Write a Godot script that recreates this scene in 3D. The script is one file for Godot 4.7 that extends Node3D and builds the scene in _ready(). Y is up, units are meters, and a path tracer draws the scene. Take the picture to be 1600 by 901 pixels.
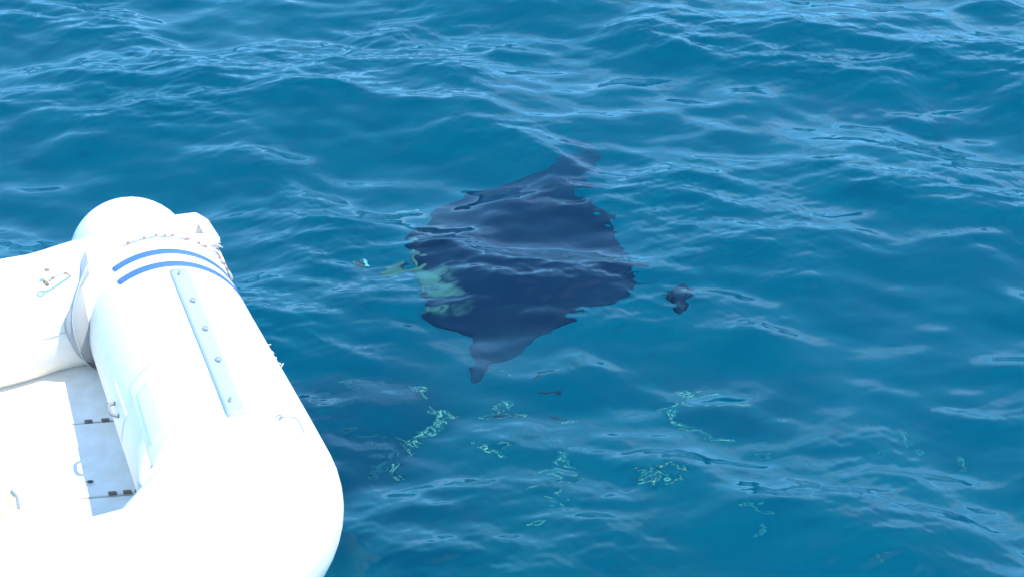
extends Node3D
# A white inflatable dinghy on rippled blue water, a dark ray gliding just under the surface beside it.

const UP := Vector3.UP
var rng := RandomNumberGenerator.new()
var noise := FastNoiseLite.new()

# the dinghy's right hull tube runs from the stern seam HA to the bow corner HB
const HA := Vector3(-1.377, 0.22, -5.130)
const HB := Vector3(-0.855, 0.30, -3.890)
var hull_axis: Vector3
var hull_up: Vector3
var hull_right: Vector3
var hull_length: float


# ---------------------------------------------------------------- small helpers

func lin(r: float, g: float, b: float, a := 1.0) -> Color:
	var c := Color(r, g, b).linear_to_srgb()
	c.a = a
	return c


func paint(r: float, g: float, b: float, rough: float, spec := 0.5) -> StandardMaterial3D:
	var m := StandardMaterial3D.new()
	m.albedo_color = lin(r, g, b)
	m.roughness = rough
	m.metallic_specular = spec
	return m


func obj(called: String, mesh: Mesh, mat: Material, parent: Node = self) -> MeshInstance3D:
	var o := MeshInstance3D.new()
	o.name = called
	o.mesh = mesh
	o.material_override = mat
	parent.add_child(o, true)
	return o


func thing(called: String, label: String, category: String, at := Vector3.ZERO, group := "") -> Node3D:
	var o := Node3D.new()
	o.name = called
	add_child(o, true)
	o.position = at
	tag(o, label, category, group)
	return o


func tag(o: Node, label: String, category: String, group := "") -> Node:
	o.set_meta("label", label)
	o.set_meta("category", category)
	if group != "":
		o.set_meta("group", group)
	return o


func start() -> SurfaceTool:
	var st := SurfaceTool.new()
	st.begin(Mesh.PRIMITIVE_TRIANGLES)
	st.set_smooth_group(0)
	return st


func finish(st: SurfaceTool) -> ArrayMesh:
	st.generate_normals()
	st.index()
	return st.commit()


func quad(st: SurfaceTool, a: Vector3, b: Vector3, c: Vector3, d: Vector3) -> void:
	st.add_vertex(a); st.add_vertex(b); st.add_vertex(c)
	st.add_vertex(a); st.add_vertex(c); st.add_vertex(d)


func flat(st: SurfaceTool, on: bool) -> void:
	st.set_smooth_group(4294967295 if on else 0)


func skin(st: SurfaceTool, rings: Array, closed := true) -> void:
	for i in rings.size() - 1:
		var a: PackedVector3Array = rings[i]
		var b: PackedVector3Array = rings[i + 1]
		var n := a.size()
		for j in (n if closed else n - 1):
			var k := (j + 1) % n
			quad(st, a[j], a[k], b[k], b[j])


func cap(st: SurfaceTool, ring: PackedVector3Array, turned := false) -> void:
	var c := Vector3.ZERO
	for p in ring:
		c += p / ring.size()
	for j in ring.size():
		var k := (j + 1) % ring.size()
		st.add_vertex(c)
		st.add_vertex(ring[k] if turned else ring[j])
		st.add_vertex(ring[j] if turned else ring[k])


# a tube swept along points; radii per point
func sweep(st: SurfaceTool, pts: PackedVector3Array, radii: PackedFloat32Array, sides: int, capped := true) -> void:
	var rings := []
	var n := pts.size()
	var ref := Vector3.UP
	for i in n:
		var d := (pts[mini(i + 1, n - 1)] - pts[maxi(i - 1, 0)]).normalized()
		if i == 0 and absf(d.dot(ref)) > 0.95:
			ref = Vector3.RIGHT
		var u := (ref - d * ref.dot(d)).normalized()
		var v := d.cross(u)
		ref = u
		var ring := PackedVector3Array()
		for j in sides:
			var t := TAU * j / sides
			ring.append(pts[i] + radii[i] * (u * cos(t) + v * sin(t)))
		rings.append(ring)
	skin(st, rings)
	if capped:
		cap(st, rings[0], true)
		cap(st, rings[n - 1])


func strand(st: SurfaceTool, pts: PackedVector3Array, r: float, sides := 8) -> void:
	var radii := PackedFloat32Array()
	radii.resize(pts.size())
	radii.fill(r)
	sweep(st, pts, radii, sides)


func curve(ctrl: Array, n: int) -> PackedVector3Array:
	var c := Curve3D.new()
	for i in ctrl.size():
		var a: Vector3 = ctrl[maxi(i - 1, 0)]
		var b: Vector3 = ctrl[mini(i + 1, ctrl.size() - 1)]
		var h := (b - a) / 6.0
		c.add_point(ctrl[i], -h, h)
	var out := PackedVector3Array()
	for i in n:
		var f := float(i) / (n - 1) * (ctrl.size() - 1)
		var k := mini(int(f), ctrl.size() - 2)
		out.append(c.sample(k, f - k))
	return out


func torus(st: SurfaceTool, at: Vector3, x: Vector3, y: Vector3, rx: float, ry: float, r: float) -> void:
	var rings := []
	for i in 17:
		var t := TAU * i / 16
		var out := (x * cos(t) * rx + y * sin(t) * ry)
		var dir := out.normalized()
		var side := x.cross(y).normalized()
		var ring := PackedVector3Array()
		for j in 6:
			var s := TAU * j / 6
			ring.append(at + out + r * (dir * cos(s) + side * sin(s)))
		rings.append(ring)
	skin(st, rings)


func ball(st: SurfaceTool, at: Vector3, r: Vector3, n := 12) -> void:
	var rings := []
	for i in n + 1:
		var a := PI * i / n
		var ring := PackedVector3Array()
		for j in 2 * n:
			var t := TAU * j / (2 * n)
			ring.append(at + r * Vector3(sin(a) * cos(t), cos(a), sin(a) * sin(t)))
		rings.append(ring)
	skin(st, rings)


# a slab with a polygon outline in plan
func slab(st: SurfaceTool, outline: PackedVector2Array, y0: float, y1: float, bevel := 0.006) -> void:
	var c := Vector2.ZERO
	for p in outline:
		c += p / outline.size()
	var low := PackedVector3Array()
	var mid := PackedVector3Array()
	var top := PackedVector3Array()
	for p in outline:
		var q := p + (c - p).normalized() * bevel
		low.append(Vector3(p.x, y0, p.y))
		mid.append(Vector3(p.x, y1 - bevel, p.y))
		top.append(Vector3(q.x, y1, q.y))
	flat(st, true)
	skin(st, [low, mid, top])
	cap(st, top)
	cap(st, low, true)
	flat(st, false)


func speckle(freq: float, seed_: int, lo: Color, hi: Color, at0 := 0.3, at1 := 0.7, size := 512) -> NoiseTexture2D:
	var t := NoiseTexture2D.new()
	var n := FastNoiseLite.new()
	n.seed = seed_
	n.frequency = freq
	n.fractal_octaves = 4
	t.noise = n
	t.seamless = true
	t.width = size
	t.height = size
	var g := Gradient.new()
	g.offsets = PackedFloat32Array([at0, at1])
	g.colors = PackedColorArray([lo, hi])
	t.color_ramp = g
	return t


func bumps(freq: float, seed_: int, size := 512, strength := 4.0) -> NoiseTexture2D:
	var t := NoiseTexture2D.new()
	var n := FastNoiseLite.new()
	n.seed = seed_
	n.frequency = freq
	n.fractal_octaves = 4
	t.noise = n
	t.seamless = true
	t.width = size
	t.height = size
	t.as_normal_map = true
	t.bump_strength = strength
	return t


# ---------------------------------------------------------------- the scene

func _ready() -> void:
	rng.seed = 41
	noise.seed = 7
	# camera
	var cam := Camera3D.new()
	cam.name = "camera"
	add_child(cam)
	cam.position = Vector3(0, 3.85, 0)
	cam.rotation_degrees = Vector3(-35, 0, 0)
	cam.fov = 20.0
	cam.near = 0.1
	cam.far = 4000.0
	cam.current = true
	# sky and exposure
	var env := Environment.new()
	env.background_mode = Environment.BG_SKY
	var sky_mat := ProceduralSkyMaterial.new()
	sky_mat.sky_top_color = lin(0.08, 0.31, 0.80)
	sky_mat.sky_horizon_color = lin(0.42, 1.20, 2.08)
	sky_mat.sky_curve = 0.6
	sky_mat.ground_bottom_color = lin(0.02, 0.15, 0.3)
	sky_mat.ground_horizon_color = lin(0.2, 0.4, 0.6)
	sky_mat.sun_angle_max = 8.0
	sky_mat.energy_multiplier = 1.0
	sky_mat.sky_cover = clouds()
	sky_mat.sky_cover_modulate = Color(1, 1, 1, 0.9)
	var sky := Sky.new()
	sky.sky_material = sky_mat
	env.sky = sky
	env.tonemap_mode = Environment.TONE_MAPPER_LINEAR
	env.tonemap_exposure = 1.6
	env.sdfgi_enabled = true
	env.ssao_enabled = true
	env.ssil_enabled = true
	var we := WorldEnvironment.new()
	we.name = "world"
	we.environment = env
	add_child(we)
	# sun, high on the right
	var sun := DirectionalLight3D.new()
	sun.name = "sun"
	sun.light_energy = 1.2
	sun.light_color = Color(1.0, 0.965, 0.9)
	sun.light_angular_distance = 0.5
	sun.shadow_enabled = true
	add_child(sun)
	sun.look_at_from_position(Vector3(0.5, 0.866, 0.02) * 50.0, Vector3.ZERO)

	hull_axis = (HB - HA).normalized()
	hull_length = (HB - HA).length()
	hull_up = (UP - hull_axis * hull_axis.y).normalized()
	hull_right = hull_axis.cross(hull_up).normalized()
	if hull_right.x < 0:
		hull_right = -hull_right

	make_sea()
	make_seabed()
	make_dinghy()
	make_ray()
	make_fishes()
	make_corals()


# soft scattered clouds added to the unseen sky for their reflections, smaller towards the horizon
func clouds() -> ImageTexture:
	var n := FastNoiseLite.new()
	n.seed = 49  # picked to put an added cloud far left, whitening the water there
	n.frequency = 0.55
	n.fractal_octaves = 5
	var w := 1024
	var img := Image.create(w, w / 2, false, Image.FORMAT_RGBA8)
	for j in w / 4:
		var up := PI * (0.5 - (j + 0.5) / (w / 2.0))
		for i in w:
			var round_ := TAU * (i + 0.5) / w
			var d := Vector3(-sin(round_) * cos(up), sin(up), cos(round_) * cos(up))
			var p := Vector2(d.x, d.z) / (d.y + 0.22)
			var k := smoothstep(0.10, 0.45, n.get_noise_2d(p.x * 1.2, p.y * 1.2)) * smoothstep(0.02, 0.12, d.y)
			img.set_pixel(i, j, Color(0.94, 0.95, 1.0, k * 0.42))
	return ImageTexture.create_from_image(img)


# ---------------------------------------------------------------- sea

func spaced(inner0: float, inner1: float, step: float, outer: float, grow: float) -> PackedFloat32Array:
	var left := []
	var s := step
	var x := inner0
	while x > -outer:
		s *= grow
		x -= s
		left.append(x)
	left.reverse()
	var out := PackedFloat32Array(left)
	x = inner0
	while x < inner1:
		out.append(x)
		x += step
	s = step
	while x < outer:
		out.append(x)
		s *= grow
		x += s
	out.append(x)
	return out


func make_sea() -> void:
	var xs := spaced(-3.5, 3.5, 0.0085, 900.0, 1.09)
	var zs := spaced(-9.2, -3.1, 0.0085, 900.0, 1.09)
	var nx := xs.size()
	var nz := zs.size()
	# waves: wavelength, heading off the z axis, slope
	var waves := []
	var add := func(count: int, l0: float, l1: float, spread: float, lean: float, rms: float, choppy: float, tier: int):
		for i in count:
			var l := l0 * pow(l1 / l0, (i + rng.randf()) / count)
			var a := deg_to_rad(lean + rng.randfn(0.0, spread))
			var k := TAU / l
			waves.append([sin(a) * k, cos(a) * k, rms * sqrt(2.0 / count) / k * rng.randf_range(0.7, 1.3), rng.randf() * TAU, choppy, tier])
	add.call(9, 2.2, 0.85, 30.0, -10.0, 0.125, 0.6, 0)
	add.call(18, 0.75, 0.28, 37.0, 4.0, 0.145, 0.45, 0)
	add.call(18, 0.28, 0.11, 30.0, -6.0, 0.115, 0.5, 1)
	add.call(26, 0.105, 0.036, 28.0, 4.0, 0.09, 0.2, 2)
	var h0 := PackedFloat32Array(); h0.resize(nx)
	var dx := PackedFloat32Array()
	var dz := PackedFloat32Array()
	var h1 := PackedFloat32Array()
	var h2 := PackedFloat32Array()
	for a in [dx, dz, h1, h2]:
		a.resize(nx)
	dx.resize(nx); dz.resize(nx); h1.resize(nx); h2.resize(nx)
	var sx := []
	var cx := []
	for w in waves:
		var s := PackedFloat32Array(); s.resize(nx)
		var c := PackedFloat32Array(); c.resize(nx)
		for i in nx:
			s[i] = sin(w[0] * xs[i])
			c[i] = cos(w[0] * xs[i])
		sx.append(s)
		cx.append(c)
	var pos := PackedVector3Array(); pos.resize(nx * nz)
	var patchy := FastNoiseLite.new()
	patchy.seed = 12
	patchy.frequency = 0.55
	patchy.fractal_octaves = 3
	var fade_x := PackedVector3Array(); fade_x.resize(nx)
	for i in nx:
		var stepx := xs[mini(i + 1, nx - 1)] - xs[i]
		fade_x[i] = Vector3(clampf(0.12 / stepx, 0, 1) if stepx > 0.12 else 1.0, 1.0 if stepx < 0.04 else 0.0, 1.0 if stepx < 0.015 else 0.0)
	for r in nz:
		h0.fill(0.0); dx.fill(0.0); dz.fill(0.0); h1.fill(0.0); h2.fill(0.0)
		var stepz := zs[mini(r + 1, nz - 1)] - zs[r]
		for q in waves.size():
			var w = waves[q]
			var tier: int = w[5]
			if (tier == 2 and stepz > 0.015) or (tier == 1 and stepz > 0.04) or (tier == 0 and stepz > 1.0):
				continue
			var ph: float = w[1] * zs[r] + w[3]
			var sz := sin(ph) * float(w[2])
			var cz := cos(ph) * float(w[2])
			var S: PackedFloat32Array = sx[q]
			var C: PackedFloat32Array = cx[q]
			if tier == 2:
				for i in nx:
					h2[i] += S[i] * cz + C[i] * sz
			elif tier == 1:
				for i in nx:
					h1[i] += S[i] * cz + C[i] * sz
			else:
				var kk := sqrt(w[0] * w[0] + w[1] * w[1])
				var ux: float = w[0] / kk * w[4]
				var uz: float = w[1] / kk * w[4]
				for i in nx:
					h0[i] += S[i] * cz + C[i] * sz
					var v := C[i] * cz - S[i] * sz
					dx[i] += v * ux
					dz[i] += v * uz
		for i in nx:
			var m1 := 0.0
			var m2 := 0.0
			if fade_x[i].y > 0.0 and stepz < 0.04:
				var p := patchy.get_noise_2d(xs[i], zs[r] * 1.6)
				m1 = clampf(0.9 + p * 0.7 + h0[i] * 4.0, 0.45, 1.5) * fade_x[i].y
				m2 = clampf(0.55 + p * 1.1 + h0[i] * 8.0, 0.25, 1.5) * fade_x[i].z
			var f := fade_x[i].x * minf(1.0, 0.12 / stepz)
			pos[r * nx + i] = Vector3(xs[i] + dx[i] * f, h0[i] * f + h1[i] * m1 + h2[i] * m2, zs[r] + dz[i] * f)
	var nor := PackedVector3Array(); nor.resize(nx * nz)
	var uv := PackedVector2Array(); uv.resize(nx * nz)
	for r in nz:
		var ra := maxi(r - 1, 0) * nx
		var rb := mini(r + 1, nz - 1) * nx
		for i in nx:
			var a := pos[r * nx + mini(i + 1, nx - 1)] - pos[r * nx + maxi(i - 1, 0)]
			var b := pos[rb + i] - pos[ra + i]
			nor[r * nx + i] = b.cross(a).normalized()
			uv[r * nx + i] = Vector2(xs[i], zs[r])
	var idx := PackedInt32Array(); idx.resize((nx - 1) * (nz - 1) * 6)
	var o := 0
	for r in nz - 1:
		for i in nx - 1:
			var a := r * nx + i
			idx[o] = a; idx[o + 1] = a + 1; idx[o + 2] = a + nx + 1
			idx[o + 3] = a; idx[o + 4] = a + nx + 1; idx[o + 5] = a + nx
			o += 6
	var arr := []
	arr.resize(Mesh.ARRAY_MAX)
	arr[Mesh.ARRAY_VERTEX] = pos
	arr[Mesh.ARRAY_NORMAL] = nor
	arr[Mesh.ARRAY_TEX_UV] = uv
	arr[Mesh.ARRAY_INDEX] = idx
	var mesh := ArrayMesh.new()
	mesh.add_surface_from_arrays(Mesh.PRIMITIVE_TRIANGLES, arr)
	var m := StandardMaterial3D.new()
	m.albedo_color = lin(0.28, 0.86, 0.94, 0.0)
	m.roughness = 0.0
	m.refraction_enabled = true
	m.refraction_scale = 0.033
	var sea := obj("sea_water", mesh, m)
	sea.set_meta("kind", "structure")
	tag(sea, "rippled blue sea surface with pale crests all round the dinghy", "sea")


func bed_height(x: float, z: float) -> float:
	return -2.4 + minf(0.0, (z + 5.0) * 0.16) - 0.10 * noise.get_noise_2d(x * 22.0, z * 22.0) - 0.04 * noise.get_noise_2d(x * 90.0, z * 90.0)


func make_seabed() -> void:
	var xs := spaced(-5.0, 5.0, 0.07, 950.0, 1.25)
	var zs := spaced(-14.0, -1.0, 0.07, 950.0, 1.25)
	var st := SurfaceTool.new()
	st.begin(Mesh.PRIMITIVE_TRIANGLES)
	for z in zs:
		for x in xs:
			var g := clampf(noise.get_noise_2d(x * 60.0 + 400.0, z * 60.0) * 1.6 + 0.1 + (z + 5.2) * 0.35, 0, 1)
			st.set_color(Color(0.002, 0.117, 0.164).lerp(Color(0.006, 0.130, 0.156), g * 0.6))
			st.set_uv(Vector2(x, z))
			st.add_vertex(Vector3(x, maxf(bed_height(x, z), -6.0), z))
	var nx := xs.size()
	for r in zs.size() - 1:
		for i in nx - 1:
			var a := r * nx + i
			for k in [a, a + 1, a + nx + 1, a, a + nx + 1, a + nx]:
				st.add_index(k)
	st.generate_normals()
	var m := paint(1, 1, 1, 1.0, 0.0)
	m.vertex_color_use_as_albedo = true
	var bed := obj("seabed", st.commit(), m)
	bed.set_meta("kind", "structure")
	tag(bed, "blue green sandy seabed sloping away under the water", "seabed")


# ---------------------------------------------------------------- dinghy

func hull_radius(t: float) -> float:
	return 0.285 + 0.025 * t


# a point on the right hull tube: t from stern seam to bow corner, angle from its outer side over the top
func on_hull(t: float, deg: float, lift := 0.0) -> Vector3:
	var a := deg_to_rad(deg)
	return HA + hull_axis * hull_length * t + (hull_radius(t) + lift) * (hull_right * cos(a) + hull_up * sin(a))


func out_of_hull(deg: float) -> Vector3:
	return hull_right * cos(deg_to_rad(deg)) + hull_up * sin(deg_to_rad(deg))


# a strip of cloth glued on the hull; edges(t) gives two angles
func strip(t0: float, t1: float, a0: float, a1: float, b0: float, b1: float, lift: float, lean := 0.0, nt := 24, na := 24) -> ArrayMesh:
	var st := start()
	var rings := []
	for i in nt + 1:
		var f := float(i) / nt
		var lo := lerpf(a0, b0, f)
		var hi := lerpf(a1, b1, f)
		var row := PackedVector3Array()
		for j in na + 1:
			var g := float(j) / na
			var deg := lerpf(lo, hi, g)
			var t := lerpf(t0, t1, f) + lean * (deg - 80.0)
			var l := lift
			if j == 0 or j == na or i == 0 or i == nt:
				l = -0.002
			elif j == 1 or j == na - 1:
				deg = lerpf(lo, hi, 0.15 / na if j == 1 else 1.0 - 0.15 / na)
			row.append(on_hull(t, deg, l))
		rings.append(row)
		if i == 0 or i == nt - 1:
			var row2 := PackedVector3Array()
			for j in na + 1:
				var deg := lerpf(lo, hi, float(j) / na)
				var at := lerpf(t0, t1, f) + (0.0008 if i == 0 else (t1 - t0) / nt - 0.0008)
				row2.append(on_hull(at + lean * (deg - 80.0), deg, -0.002 if j == 0 or j == na else lift))
			rings.append(row2)
	skin(st, rings, false)
	return finish(st)


func make_dinghy() -> void:
	var boat := thing("inflatable_dinghy", "white inflatable dinghy with blue double stripe and panelled floor", "dinghy", Vector3(-1.5, 0.0, -4.3))
	var back := -boat.position
	var white := paint(0.84, 0.79, 0.71, 0.5)
	white.albedo_texture = speckle(0.012, 3, Color(0.965, 0.96, 0.945), Color(1, 1, 1), 0.2, 0.6)
	white.uv1_triplanar = true
	white.uv1_world_triplanar = true
	white.uv1_scale = Vector3(1.3, 1.3, 1.3)
	white.normal_enabled = true
	white.normal_texture = bumps(0.03, 5)
	white.normal_scale = 0.10
	var blue := paint(0.075, 0.165, 0.60, 0.5)
	blue.albedo_texture = speckle(0.05, 9, Color(0.86, 0.9, 0.96), Color(1, 1, 1))
	blue.uv1_triplanar = true
	blue.uv1_scale = Vector3(4, 4, 4)
	var grey := paint(0.40, 0.42, 0.42, 0.55)
	grey.albedo_texture = speckle(0.03, 19, Color(0.97, 0.97, 0.97), Color(1, 1, 1))
	grey.uv1_triplanar = true
	grey.uv1_scale = Vector3(3, 3, 3)
	var dull := paint(0.27, 0.275, 0.27, 0.6)
	var dark := paint(0.06, 0.06, 0.07, 0.6)
	var slot_grey := paint(0.22, 0.24, 0.25, 0.6)
	var rust := paint(0.20, 0.135, 0.10, 0.8)

	var right := Vector3(hull_right.x, 0, hull_right.z).normalized()
	var hc := Vector3(-0.995, 0.33, -3.425)
	var hd := hc - right * 0.58 + UP * 0.0
	var mid := (hc + hd) * 0.5
	var mirror := func(p: Vector3) -> Vector3: return p - right * (2.0 * (p - mid).dot(right))
	var he: Vector3 = mirror.call(HB)
	var hf: Vector3 = mirror.call(HA)

	# hull tube, from one stern seam round the bow to the other
	var reach := hull_axis * 0.07
	var corners := [HA, HB + reach, hc, hd, he + reach, hf]
	var pts := PackedVector3Array()
	var radii := PackedFloat32Array()
	for i in corners.size():
		var p: Vector3 = corners[i]
		if i == 0 or i == 5:
			pts.append(p)
			radii.append(0.285)
			if i == 0:
				for k in range(1, 12):
					pts.append(HA.lerp(HB, k / 12.0 * 0.9))
					radii.append(hull_radius(k / 12.0 * 0.9))
			continue
		var cut := 0.075
		var a: Vector3 = p + (corners[i - 1] - p).normalized() * cut
		var b: Vector3 = p + (corners[i + 1] - p).normalized() * cut
		for k in 9:
			var f := k / 8.0
			pts.append(a.lerp(p, f).lerp(p.lerp(b, f), f))
			radii.append(0.308 if i in [1, 4] else 0.300)
	for i in pts.size():
		pts[i] += back
	var st := start()
	sweep(st, pts, radii, 64, false)
	var hull := obj("hull_tube", finish(st), white, boat)

	# stern cones past the seams
	for side in 2:
		st = start()
		var p := PackedVector3Array()
		var r := PackedFloat32Array()
		var far_end := Vector3(-1.515, 0.22, -5.40)
		var seam := HA
		for k in 25:
			var f := k / 24.0
			var q := seam.lerp(far_end, minf(f / 0.35, 1.0))
			var rr := lerpf(0.284, 0.24, minf(f / 0.35, 1.0))
			if f > 0.35:
				var ang := (f - 0.35) / 0.65 * PI * 0.5
				q += (far_end - seam).normalized() * 0.24 * sin(ang)
				rr = maxf(0.24 * cos(ang), 0.001)
			if side == 1:
				q = mirror.call(q)
			p.append(q + back)
			r.append(rr)
		sweep(st, p, r, 48, false)
		obj("stern_cone", finish(st), white, boat)

	# inflated cross tube at the stern
	st = start()
	var c0 := HA + Vector3(0, 0.055, 0)
	var c1 := hf + Vector3(0, 0.005, 0.0)
	var p2 := PackedVector3Array()
	var r2 := PackedFloat32Array()
	for k in 21:
		var f := k / 20.0
		p2.append(c0.lerp(c1, f) + back)
		r2.append(0.225 + 0.012 * absf(sin(f * PI * 3.0)))
	sweep(st, p2, r2, 48)
	obj("stern_tube", finish(st), white, boat)

	# cloth apron from the stern tube down to the floor
	st = start()
	var apron := []
	for i in 25:
		var f := i / 24.0
		var s3 := lerpf(0.22, 1.22, f)
		var low2 := Vector2(-1.27, -4.905) + Vector2(-0.99, 0.13) * s3
		var low := Vector3(low2.x, 0.104 + 0.045 * clampf((0.47 - s3) / 0.16, 0.0, 1.0), low2.y)
		var q := Geometry3D.get_closest_point_to_segment(Vector3(low.x, 0.3, low.z), c0, c1)
		var fore := (Vector3(low.x, q.y, low.z) - q).normalized()
		var high := q + (fore * 0.98 + UP * 0.2).normalized() * 0.232
		var row := PackedVector3Array()
		for j in 7:
			row.append(high.lerp(low, j / 6.0) + back)
		apron.append(row)
	skin(st, apron, false)
	obj("stern_apron", finish(st), white, boat)

	# gusset where the stern tube meets the hull; its grey paints in shade
	st = start()
	var rows := []
	var outer_edge := curve([Vector3(-1.545, 0.47, -4.92), Vector3(-1.596, 0.406, -4.818), Vector3(-1.622, 0.353, -4.774), Vector3(-1.611, 0.287, -4.758), Vector3(-1.588, 0.2, -4.772), Vector3(-1.558, 0.118, -4.82)], 21)
	for i in 21:
		var f := i / 20.0
		var inner := on_hull(0.02 + 0.05 * f, lerpf(141.0, 205.0, f), -0.004)
		var row := PackedVector3Array()
		for j in 9:
			var g := j / 8.0
			var p := inner.lerp(outer_edge[i], g)
			var q := Geometry3D.get_closest_point_to_segment(p, c0, c1)
			if i < 16 or g > 0.5:
				p = q + (p - q).normalized() * maxf(p.distance_to(q), 0.243 + 0.02 * sin(minf(g * 1.3, 1.0) * PI * 0.5) * (1.0 - pow(g, 6.0)))
			row.append(p + back)
		row.append(outer_edge[i] + Vector3(0.01, -0.03, -0.05) + back)
		rows.append(row)
	skin(st, rows, false)
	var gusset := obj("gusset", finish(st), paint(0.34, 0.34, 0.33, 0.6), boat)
	st = start()
	var seamline := PackedVector3Array()
	for i in 21:
		seamline.append(rows[i][5] + Vector3(-0.002, 0.002, 0.003))
	strand(st, seamline, 0.0035, 6)
	obj("seam", finish(st), grey, gusset)

	# double blue stripe round the hull
	for s in [[0.118, 0.147], [0.192, 0.222]]:
		var m := strip(s[0], s[1], 0.0, 123.0, 0.0, 121.0, 0.002, -0.0003, 4, 60)
		var o := obj("stripe", m, blue, hull)
		o.position = back
	# raised cloth bands over the seams of the tube
	var seam_band := obj("seam_tape", strip(-0.012, 0.035, -60, 200, -60, 200, 0.0035, 0.0, 4, 72), white, hull)
	seam_band.position = back

	# grey lacing strip along the top, with its lacing loops
	var strake := obj("lacing_strip", strip(0.245, 0.975, 72.5, 85.5, 81.0, 92.0, 0.006, 0.0, 40, 8), grey, hull)
	strake.position = back
	for e in [[0.275, 80.0, true], [0.43, 80.0, false], [0.58, 81.0, false], [0.735, 82.5, false], [0.915, 86.5, true]]:
		var n := out_of_hull(e[1])
		var along := hull_axis
		var across := n.cross(along).normalized()
		var at := on_hull(e[0], e[1], 0.010) + back - strake.position
		st = start()
		if e[2]:
			ball(st, at, Vector3(0.005, 0.003, 0.013), 8)
			obj("slot", finish(st), slot_grey, hull).position = strake.position
		else:
			torus(st, at + n * 0.002, (along + across * 0.35).normalized(), (across * 0.8 + n * 0.5).normalized(), 0.012, 0.007, 0.0020)
			obj("lacing_loop", finish(st), dull, hull).position = strake.position

	# grab handle with its rope on the inner side
	var handle_at := on_hull(0.60, 163.0, 0.004) + back
	var hn := out_of_hull(163.0)
	st = start()
	strand(st, curve([handle_at + hull_axis * 0.04, handle_at + hull_axis * 0.025 + hn * 0.022, handle_at - hull_axis * 0.025 + hn * 0.022, handle_at - hull_axis * 0.04], 14), 0.007)
	obj("grab_handle", finish(st), dull, hull)
	obj("handle_patch", strip(0.52, 0.68, 153.0, 174.0, 153.0, 174.0, 0.003), white, hull).position = back
	# reinforcement patch on the inner shoulder, doubled
	obj("reinforcing_patch", strip(0.62, 0.95, 119.0, 143.0, 121.0, 147.0, 0.003), white, hull).position = back
	obj("reinforcing_patch", strip(0.68, 0.89, 126.0, 138.0, 127.5, 141.0, 0.006), grey_white(), hull).position = back
	# cord handle on the bow shoulder
	st = start()
	var b0 := on_hull(0.99, 62.0, 0.002) + back
	var b1 := on_hull(1.03, 48.0, 0.0) + back
	torus(st, b0, hull_axis, hull_right, 0.012, 0.009, 0.0022)
	strand(st, curve([b0, b0.lerp(b1, 0.5) + out_of_hull(55) * 0.028, b1], 10), 0.0022, 6)
	obj("cord_loop", finish(st), dull, hull)
	# loose threads where the cloth edge frays
	st = start()
	for i in 9:
		var f0 := on_hull(0.55 + rng.randf() * 0.14, 30.0 + rng.randf() * 8.0) + back
		var d := (out_of_hull(20) + hull_axis * rng.randf_range(-0.6, 0.6)).normalized()
		var far_out := rng.randf_range(0.5, 1.2)
		strand(st, curve([f0, f0 + d * 0.012 * far_out, f0 + d * 0.022 * far_out + UP * rng.randf_range(-0.016, 0.016)], 6), 0.0016, 5)
	obj("frayed_thread", finish(st), white, hull).set_meta("kind", "stuff")

	# white moulded bracket with a triangular hole, on the stern cone's outer shoulder
	var bx := Vector3(0.96, -0.10, -0.25).normalized()
	var by := (Vector3(0.0, 0.85, -0.5) - bx * bx.dot(Vector3(0.0, 0.85, -0.5))).normalized()
	var bz := bx.cross(by).normalized()
	if bz.z < 0:
		bz = -bz
	st = start()
	bracket(st, Vector3(-1.225, 0.39, -5.345) + back, bx, by, bz)
	var br := obj("bracket", finish(st), white, boat)
	st = start()
	ball(st, Vector3(-1.31, 0.475, -5.27) + back, Vector3(0.03, 0.022, 0.02), 10)
	obj("bracket_bolt", finish(st), white, br)

	# floor panels: boards across the boat, with a brown gap between them
	var along2 := Vector2(0.371, 0.928)
	var o2 := Vector2(-1.568 - 1.5, -4.864)
	var e2 := Vector2(-0.99, 0.13)
	var r0 := Vector2(-1.27, -4.905)
	var cuts := [-0.42, 0.0, 0.353, 0.765]
	var gap := 0.0065
	for i in 4:
		var a: Vector2 = r0 + along2 * (cuts[i] + gap)
		if i < 3:
			var b: Vector2 = r0 + along2 * (cuts[i + 1] - gap)
			st = start()
			slab(st, PackedVector2Array([a - back2(boat), b - back2(boat), b + e2 * 0.50 + along2 * gap * 0.9 - back2(boat), b + e2 * 1.22 + along2 * gap * 0.9 - back2(boat), a + e2 * 1.22 - along2 * gap * 0.9 - back2(boat), a + e2 * 0.50 - along2 * gap * 0.9 - back2(boat)]), 0.07, 0.1 - 0.004 * i, 0.003)
		else:
			st = start()
			slab(st, PackedVector2Array([a - back2(boat), flat2(HB) - back2(boat), flat2(hc) - back2(boat), flat2(hd) - back2(boat), flat2(he) - back2(boat), a + e2 * 1.22 - along2 * gap * 0.9 - back2(boat), a + e2 * 0.5 - along2 * gap * 0.9 - back2(boat)]), 0.07, 0.088, 0.004)
		obj("floor_panel", finish(st), floor_cloth(), boat)
	for c in [[0.353, 0.31], [0.353, 0.37], [0.765, 0.31], [0.765, 0.36], [0.765, 0.27]]:
		var q: Vector2 = r0 + along2 * (c[0] - 0.012) + e2 * c[1] - back2(boat)
		st = start()
		slab(st, PackedVector2Array([q, q + along2 * 0.012, q + along2 * 0.012 + e2 * 0.028, q + e2 * 0.028]), 0.09, 0.0995, 0.002)
		obj("hinge_tab", finish(st), rust, boat)
	st = start()
	slab(st, PackedVector2Array([flat2(HA) - back2(boat), flat2(HB) - back2(boat), flat2(hc) - back2(boat), flat2(hd) - back2(boat), flat2(he) - back2(boat), flat2(hf) - back2(boat)]), 0.0, 0.066, 0.004)
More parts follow.
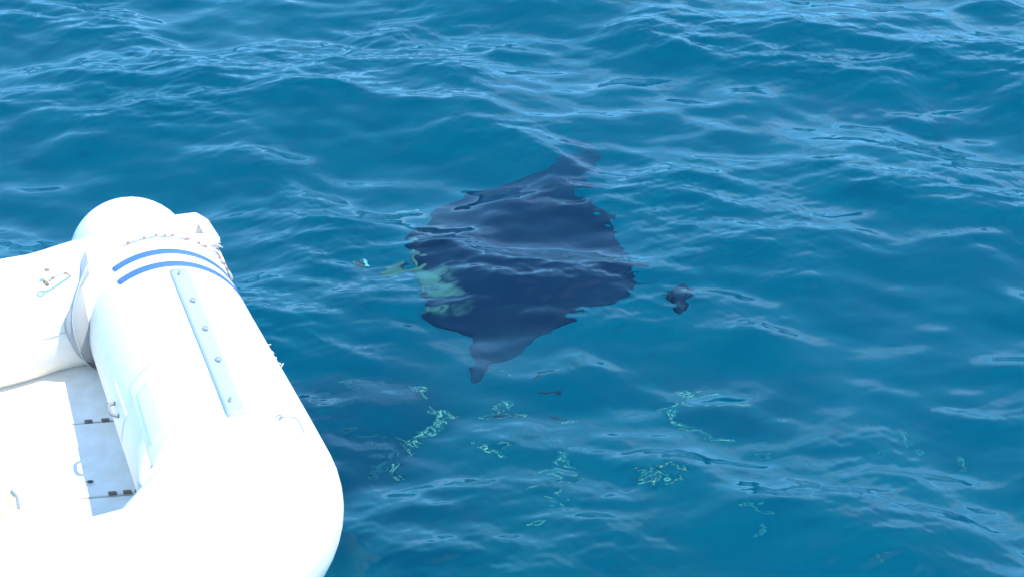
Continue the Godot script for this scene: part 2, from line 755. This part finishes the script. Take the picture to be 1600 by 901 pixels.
	obj("hull_bottom", finish(st), white, boat)
	for c in [0.353, 0.765]:
		st = start()
		var q0: Vector2 = r0 + along2 * (c - 0.009) - back2(boat)
		slab(st, PackedVector2Array([q0, q0 + along2 * 0.018, q0 + along2 * 0.018 + e2 * 1.2, q0 + along2 * 0.0 + e2 * 1.2]), 0.068, 0.074, 0.001)
		obj("floor_seam", finish(st), rust, boat)
	# small screw on the floor
	st = start()
	ball(st, Vector3(-1.445, 0.1, -4.205) + back, Vector3(0.012, 0.004, 0.007), 8)
	obj("screw", finish(st), dark, boat)

	# rope with red flecks tied round the stern seam
	var cord := paint(0.56, 0.50, 0.45, 0.8)
	var fleck := paint(0.40, 0.19, 0.13, 0.8)
	var rope := thing("rope", "thin white rope with red flecks lashed round the dinghy's stern seam", "rope", HA)
	var rp := PackedVector3Array()
	for i in 49:
		var f := i / 48.0
		rp.append(on_hull(0.055 - 0.02 * f, lerpf(8.0, 150.0, f), 0.009 + 0.002 * sin(i * 1.3)) - HA)
	rp.append_array(curve([rp[48], Vector3(-1.62, 0.505, -4.875) - HA, Vector3(-1.672, 0.490, -4.845) - HA], 10))
	st = start()
	strand(st, rp, 0.0048)
	obj("cord", finish(st), cord, rope)
	var at_i := 3
	while at_i < rp.size() - 2:
		st = start()
		var q0 := rp[at_i] + Vector3(0, 0.0008, 0)
		strand(st, PackedVector3Array([q0, q0.lerp(rp[at_i + 1], rng.randf_range(0.6, 1.2))]), 0.0050, 8)
		obj("red_fleck", finish(st), fleck, rope)
		at_i += rng.randi_range(2, 5)
	st = start()
	torus(st, Vector3(-1.682, 0.484, -4.840) - HA, Vector3(0.5, 0.0, 0.3).normalized(), Vector3(0, 0.9, 0.4).normalized(), 0.010, 0.016, 0.004)
	obj("rusty_shackle", finish(st), paint(0.34, 0.22, 0.12, 0.7), rope)
	st = start()
	ball(st, Vector3(-1.684, 0.512, -4.885) - HA, Vector3(0.011, 0.006, 0.008), 8)
	obj("rusty_swivel", finish(st), paint(0.34, 0.22, 0.12, 0.7), rope)
	st = start()
	var tail0 := Vector3(-1.165, 0.37, -5.25) - HA
	strand(st, curve([rp[4], rp[4].lerp(tail0, 0.5) + Vector3(0.01, 0.012, 0), tail0], 10), 0.0048)
	for i in 12:
		var d := Vector3(0.8 + rng.randf_range(-0.2, 0.2), rng.randf_range(-0.5, 0.55), rng.randf_range(-0.4, 0.5)).normalized()
		strand(st, curve([tail0, tail0 + d * 0.03, tail0 + d * rng.randf_range(0.038, 0.05) + Vector3(0, -0.008, 0)], 6), 0.0022, 5)
	obj("frayed_end", finish(st), cord, rope)

	# yellowed line lying on the bow tube
	var yl := thing("yellow_rope", "short yellowed rope end lying on the dinghy's bow beside the frame edge", "rope", Vector3(-1.46, 0.62, -3.52))
	st = start()
	strand(st, curve([Vector3(-0.03, 0.0, 0.10), Vector3(-0.005, 0.01, 0.05), Vector3(0.0, 0.012, 0.0), Vector3(0.0, 0.0, -0.05)], 16), 0.008)
	obj("cord", finish(st), paint(0.62, 0.55, 0.26, 0.8), yl)
	st = start()
	strand(st, curve([Vector3(0.0, 0.014, -0.045), Vector3(0.022, 0.012, -0.02), Vector3(0.034, 0.0, 0.015)], 8), 0.005)
	obj("knot_end", finish(st), dull, yl)


func grey_white() -> StandardMaterial3D:
	return paint(0.74, 0.72, 0.67, 0.5)


func floor_cloth() -> StandardMaterial3D:
	var m := paint(0.84, 0.79, 0.71, 0.6)
	m.albedo_texture = speckle(0.01, 23, Color(0.965, 0.955, 0.94), Color(1, 1, 1), 0.2, 0.8)
	m.uv1_triplanar = true
	m.uv1_scale = Vector3(2.2, 2.2, 2.2)
	return m


func flat2(p: Vector3) -> Vector2:
	return Vector2(p.x, p.z)


func back2(n: Node3D) -> Vector2:
	return Vector2(n.position.x, n.position.z)


# a six-sided block with a triangular recess through its face
func bracket(st: SurfaceTool, at: Vector3, x: Vector3, y: Vector3, z: Vector3) -> void:
	var outer := PackedVector2Array([Vector2(-0.095, 0.055), Vector2(0.0, 0.062), Vector2(0.04, 0.035), Vector2(0.085, -0.045), Vector2(0.06, -0.085), Vector2(-0.02, -0.09), Vector2(-0.1, -0.06)])
	var inner := PackedVector2Array([Vector2(-0.017, -0.018), Vector2(0.002, 0.022), Vector2(0.02, -0.018)])
	var ray := func(poly: PackedVector2Array, d: Vector2) -> Vector2:
		for i in poly.size():
			var hit = Geometry2D.segment_intersects_segment(Vector2(0.001, -0.004), Vector2(0.001, -0.004) + d, poly[i], poly[(i + 1) % poly.size()])
			if hit != null:
				return hit
		return Vector2.ZERO
	var rings := [PackedVector3Array(), PackedVector3Array(), PackedVector3Array(), PackedVector3Array(), PackedVector3Array()]
	for i in 60:
		var d := Vector2.from_angle(TAU * i / 60.0)
		var o: Vector2 = ray.call(outer, d)
		var n: Vector2 = ray.call(inner, d)
		var place := func(p: Vector2, h: float) -> Vector3: return at + x * p.x + y * p.y + z * h
		rings[0].append(place.call(o, -0.07))
		rings[1].append(place.call(o, 0.022))
		rings[2].append(place.call(o * 0.93, 0.03))
		rings[3].append(place.call(n, 0.03))
		rings[4].append(place.call(n * 0.95, 0.004))
	flat(st, true)
	skin(st, rings)
	cap(st, rings[4])
	cap(st, rings[0], true)
	flat(st, false)


# ---------------------------------------------------------------- the ray

func make_ray() -> void:
	var at := Vector3(0.0, -0.3, -5.9)
	var animal := thing("manta_ray", "large dark manta ray with pale shoulder patches gliding under the water", "manta ray", at + Vector3(0.0, -0.16, -0.125))
	# nose edge, tail edge and thickness of sections from the near wing tip to the far one
	var nose := [Vector3(-0.175, -0.50, -5.26), Vector3(-0.20, -0.42, -5.37), Vector3(-0.20, -0.36, -5.487), Vector3(-0.36, -0.33, -5.55), Vector3(-0.41, -0.31, -5.673), Vector3(-0.40, -0.30, -5.88), Vector3(-0.41, -0.31, -6.109), Vector3(-0.354, -0.34, -6.37), Vector3(-0.122, -0.40, -6.641), Vector3(0.12, -0.46, -6.89), Vector3(0.34, -0.54, -7.235)]
	var tail := [Vector3(-0.105, -0.50, -5.30), Vector3(0.025, -0.42, -5.35), Vector3(0.133, -0.36, -5.456), Vector3(0.283, -0.33, -5.597), Vector3(0.435, -0.31, -5.673), Vector3(0.512, -0.30, -5.84), Vector3(0.526, -0.31, -6.059), Vector3(0.497, -0.34, -6.29), Vector3(0.421, -0.40, -6.528), Vector3(0.345, -0.46, -6.84), Vector3(0.395, -0.52, -7.20)]
	var thick := [0.004, 0.016, 0.028, 0.045, 0.066, 0.078, 0.066, 0.045, 0.03, 0.018, 0.004]
	var ns := 81
	var nc := 48
	var ln := curve(nose, ns)
	var lt := curve(tail, ns)
	var rough := FastNoiseLite.new()
	rough.seed = 5
	rough.frequency = 4.0
	var st := SurfaceTool.new()
	st.begin(Mesh.PRIMITIVE_TRIANGLES)
	var pale := [[Vector2(-0.38, -5.76), Vector2(0.16, 0.13)], [Vector2(-0.27, -5.70), Vector2(0.09, 0.07)]]
	for i in ns:
		var f := float(i) / (ns - 1) * 10.0
		var k := mini(int(f), 9)
		var th: float = lerpf(thick[k], thick[k + 1], f - k)
		for j in nc:
			var a := TAU * j / nc
			var c := 0.5 - 0.5 * cos(a)          # 0 at the nose edge, 1 at the tail edge
			var prof := sin(a) * (1.0 - 0.45 * c) * th * 1.15
			var p := ln[i].lerp(lt[i], c) + Vector3(0, prof if prof > 0 else prof * 0.6, 0)
			p.x += rough.get_noise_2d(p.z * 3.0, 9.0) * 0.05 * c * c
			var base := Color(0.008, 0.016, 0.050).lerp(Color(0.014, 0.026, 0.065), 0.5 + 0.5 * rough.get_noise_2d(p.x * 2.0, p.z * 2.0))
			var amount := 0.0
			for q in pale:
				var d: Vector2 = (Vector2(p.x, p.z) - q[0]) / q[1]
				amount = maxf(amount, 1.0 - d.length() + rough.get_noise_3d(p.x * 6.0, p.y, p.z * 6.0) * 0.8)
			var shade := smoothstep(0.0, 0.6, amount)
			base = base.lerp(Color(0.022, 0.058, 0.105), smoothstep(0.5, 1.0, absf(f / 5.0 - 1.0)))  # wing tips painted paler blue, imitating the haze of deeper water
			if prof < 0:
				shade = 0.9
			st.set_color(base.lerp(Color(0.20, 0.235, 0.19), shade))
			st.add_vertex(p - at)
	for i in ns - 1:
		for j in nc:
			var j2 := (j + 1) % nc
			var a := i * nc + j
			var b := i * nc + j2
			for v in [a, b, b + nc, a, b + nc, a + nc]:
				st.add_index(v)
	st.generate_normals()
	var hide := paint(1, 1, 1, 0.6, 0.3)
	hide.vertex_color_use_as_albedo = true
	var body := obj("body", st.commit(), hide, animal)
	var dark_hide := paint(0.009, 0.018, 0.052, 0.6, 0.3)
	var pale_hide := paint(0.17, 0.19, 0.16, 0.6, 0.3)
	# lobes either side of the mouth, pale on top with a dark rim
	var lobe_ways := [
		[Vector3(-0.27, -0.295, -5.95), Vector3(-0.38, -0.275, -5.91), Vector3(-0.48, -0.28, -5.86), Vector3(-0.585, -0.30, -5.785)],
		[Vector3(-0.28, -0.30, -6.12), Vector3(-0.36, -0.285, -6.125), Vector3(-0.42, -0.29, -6.12), Vector3(-0.465, -0.31, -6.10)]]
	for q in 2:
		var way := curve([lobe_ways[q][0] - at, lobe_ways[q][1] - at, lobe_ways[q][2] - at, lobe_ways[q][3] - at], 24)
		var s2 := SurfaceTool.new()
		s2.begin(Mesh.PRIMITIVE_TRIANGLES)
		for i in 24:
			var f := i / 23.0
			var w := 0.058 * sqrt(maxf(1.0 - pow(f, 3.0), 0.0006)) * (0.8 + 0.2 * f)
			var d := (way[mini(i + 1, 23)] - way[maxi(i - 1, 0)]).normalized()
			var side := d.cross(UP).normalized()
			for j in 20:
				var a := TAU * j / 20
				s2.set_color(Color(0.17, 0.20, 0.14) if sin(a) > 0.25 and cos(a) < 0.75 and f > 0.15 and q == 0 else Color(0.009, 0.018, 0.052))
				s2.add_vertex(way[i] + side * cos(a) * w + UP * sin(a) * w * 0.38)
		for i in 23:
			for j in 20:
				var j2 := (j + 1) % 20
				for v in [i * 20 + j, i * 20 + j2, i * 20 + 20 + j2, i * 20 + j, i * 20 + 20 + j2, i * 20 + 20 + j]:
					s2.add_index(v)
		s2.generate_normals()
		obj("head_lobe", s2.commit(), hide, animal)
		s2 = start()
		ball(s2, Vector3(-0.36, -0.285, -5.80 - 0.40 * q) - at, Vector3(0.016, 0.014, 0.016), 8)
		obj("eye", finish(s2), paint(0.01, 0.01, 0.012, 0.2), animal)
	var sm := start()
	ball(sm, Vector3(-0.405, -0.305, -6.0) - at, Vector3(0.018, 0.016, 0.075), 10)
	obj("mouth", finish(sm), pale_hide, animal)
	sm = start()
	var tp := curve([Vector3(0.45, -0.30, -5.86) - at, Vector3(0.54, -0.31, -5.84) - at, Vector3(0.63, -0.33, -5.85) - at], 20)
	var tr := PackedFloat32Array()
	for i in 20:
		tr.append(lerpf(0.018, 0.002, i / 19.0))
	sweep(sm, tp, tr, 10)
	obj("tail", finish(sm), dark_hide, animal)
	sm = start()
	var d0 := Vector3(0.40, -0.275, -5.86) - at
	var fin_rows := []
	for i in 9:
		var f := i / 8.0
		var w := 0.05 * (1.0 - f * 0.9)
		var c := d0 + Vector3(0.045 * f, 0.06 * f, 0)
		fin_rows.append(PackedVector3Array([c + Vector3(-w, 0, 0), c + Vector3(0, 0, 0.005 * (1 - f)), c + Vector3(w * 0.6, 0, 0), c + Vector3(0, 0, -0.005 * (1 - f))]))
	skin(sm, fin_rows)
	obj("dorsal_fin", finish(sm), dark_hide, body.get_parent())


# ---------------------------------------------------------------- fish

func fish(label: String, at: Vector3, turn: float, length: float, wide: float, color: Color, fin_color: Color, group := "", fins := 1.0) -> void:
	var t := thing("fish", label, "fish", at, group)
	t.rotation.y = turn
	var st := start()
	var pts := PackedVector3Array()
	var rings := []
	for i in 17:
		var f := i / 16.0
		var r := sin(pow(f, 0.75) * PI) * 0.5
		r = maxf(r * (1.0 - 0.25 * f), 0.05 if f > 0.5 else 0.01)
		var ring := PackedVector3Array()
		for j in 14:
			var a := TAU * j / 14
			ring.append(Vector3((f - 0.5) * length, cos(a) * r * wide * 0.9, sin(a) * r * wide))
		rings.append(ring)
	skin(st, rings)
	cap(st, rings[0], true)
	cap(st, rings[16])
	var m := StandardMaterial3D.new()
	m.albedo_color = color
	m.roughness = 0.5
	obj("body", finish(st), m, t)
	var fm := StandardMaterial3D.new()
	fm.albedo_color = fin_color
	fm.roughness = 0.6
	st = start()
	var x := length * 0.47
	var h := wide * 0.45 * fins
	skin(st, [PackedVector3Array([Vector3(x, 0.002, 0.006), Vector3(x, 0.002, -0.006), Vector3(x, -0.002, -0.006), Vector3(x, -0.002, 0.006)]),
		PackedVector3Array([Vector3(x + length * 0.22 * fins, 0.002, h), Vector3(x + length * 0.22 * fins, 0.002, -h), Vector3(x + length * 0.22 * fins, -0.002, -h), Vector3(x + length * 0.22 * fins, -0.002, h)])])
	obj("tail_fin", finish(st), fm, t)
	for s in [-1.0, 1.0]:
		st = start()
		var fa := Vector3(-length * 0.12, 0.0, s * wide * 0.42)
		quad(st, fa, fa + Vector3(length * 0.10, 0, s * 0.004), fa + Vector3(length * 0.2, -0.004, s * wide * 0.38 * fins), fa + Vector3(length * 0.11, -0.002, s * wide * 0.42 * fins))
		quad(st, fa + Vector3(0, -0.002, 0), fa + Vector3(length * 0.11, -0.004, s * wide * 0.42), fa + Vector3(length * 0.2, -0.006, s * wide * 0.38 * fins), fa + Vector3(length * 0.10, -0.002, s * 0.004))
		obj("side_fin", finish(st), fm, t)


func make_fishes() -> void:
	var navy := lin(0.03, 0.03, 0.06)
	fish("dark blue oblong fish swimming alone right of the manta's tail", Vector3(0.71, -0.30, -5.70), 1.50, 0.23, 0.09, lin(0.008, 0.014, 0.045), lin(0.008, 0.014, 0.045), "", 0.12)
	fish("small reddish brown fish with pale fins ahead of the manta's head", Vector3(-0.681, -0.3, -5.926), 0.6, 0.06, 0.036, lin(0.40, 0.12, 0.06), lin(0.7, 0.75, 0.72))
	fish("pale silvery fish above the manta's head lobe", Vector3(-0.494, -0.32, -6.364), 0.3, 0.10, 0.035, lin(0.20, 0.34, 0.36), lin(0.24, 0.36, 0.38))
	fish("tiny dark fish leftmost of three below the manta's near wing tip", Vector3(-0.043, -0.45, -5.012), 0.2, 0.055, 0.022, navy, navy)
	fish("tiny dark fish uppermost of three below the manta's near wing", Vector3(0.147, -0.4, -5.187), 0.1, 0.075, 0.02, navy, navy)
	fish("tiny dark fish lowest right of three below the manta's near wing", Vector3(0.171, -0.45, -5.0), -0.2, 0.07, 0.02, navy, navy)


# ---------------------------------------------------------------- corals

func coral(label: String, at: Vector3, size: Vector3, tone: Color, seed_: int) -> void:
	var t := thing("caustic_coral_head", label, "coral", at, "coral heads on the seabed")
	var n := FastNoiseLite.new()
	n.seed = seed_
	n.frequency = 1.4
	n.fractal_octaves = 3
	var st := SurfaceTool.new()
	st.begin(Mesh.PRIMITIVE_TRIANGLES)
	var rows := 30
	var cols := 44
	for i in rows + 1:
		for j in cols:
			var a := PI * 0.62 * i / rows
			var b := TAU * j / cols
			var d := Vector3(sin(a) * cos(b), cos(a), sin(a) * sin(b))
			var k := n.get_noise_3dv(d * 1.6)
			var r := 1.0 + 0.55 * k
			var caustic_mask := (1.0 - smoothstep(0.07, 0.2, absf(n.get_noise_3dv(d * 2.2 + Vector3(9, 4, 2))))) * smoothstep(-0.1, 0.15, n.get_noise_3dv(d * 0.9 + Vector3(2, 7, 5)))  # thin squiggles of sun caustics painted into the coral colour
			st.set_color(Color(0.003, 0.130, 0.180).lerp(tone, caustic_mask))
			st.add_vertex(d * size * r)
	for i in rows:
		for j in cols:
			var j2 := (j + 1) % cols
			var a := i * cols + j
			var b := i * cols + j2
			for v in [a, b, b + cols, a, b + cols, a + cols]:
				st.add_index(v)
	st.generate_normals()
	var m := paint(1, 1, 1, 0.9, 0.2)
	m.vertex_color_use_as_albedo = true
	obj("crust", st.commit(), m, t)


func make_corals() -> void:
	var bright := Color(0.97, 0.97, 0.50)  # tones of the sun caustics painted on the corals
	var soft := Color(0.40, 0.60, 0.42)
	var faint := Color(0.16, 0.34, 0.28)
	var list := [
		["coral head with the brightest painted sun caustics, lying between the dinghy and the manta's near wing tip", -0.512, -6.532, Vector3(0.13, 0.027, 0.12), bright],
		["little coral head with painted sun caustics at the lower left end of the brightest one", -0.599, -6.300, Vector3(0.07, 0.027, 0.16), bright],
		["coral head with painted sun caustics straight below the manta's near wing tip", -0.033, -6.504, Vector3(0.07, 0.022, 0.07), bright],
		["large coral head with bright painted caustics in the open water right of the manta's wing tip", 1.017, -6.330, Vector3(0.11, 0.024, 0.07), bright],
		["coral head with dull green painted caustics in small pieces right of the large bright one", 1.298, -6.200, Vector3(0.04, 0.013, 0.05), faint],
		["tiny coral head with green painted caustics just left of the large bright one", 0.275, -6.315, Vector3(0.08, 0.020, 0.10), soft],
		["coral head with faint painted caustics left of the brightest one, towards the dinghy", -0.791, -6.220, Vector3(0.11, 0.018, 0.09), faint],
		["coral head with the faintest painted caustics hugging the dinghy's right side above all others", -0.859, -6.620, Vector3(0.13, 0.016, 0.06), faint],
		["small coral head with faint painted caustics farthest right in the open water", 2.215, -6.223, Vector3(0.04, 0.013, 0.08), faint],
		["thin coral head with pale green painted caustics just above the large bright one", 0.972, -6.560, Vector3(0.09, 0.016, 0.05), soft],
		["coral head with scattered faint painted caustics lowest in the middle of the water", 0.184, -5.887, Vector3(0.06, 0.013, 0.05), soft],
		["small coral head with pale painted caustics second from the right edge of the water", 1.879, -6.210, Vector3(0.05, 0.013, 0.05), faint],
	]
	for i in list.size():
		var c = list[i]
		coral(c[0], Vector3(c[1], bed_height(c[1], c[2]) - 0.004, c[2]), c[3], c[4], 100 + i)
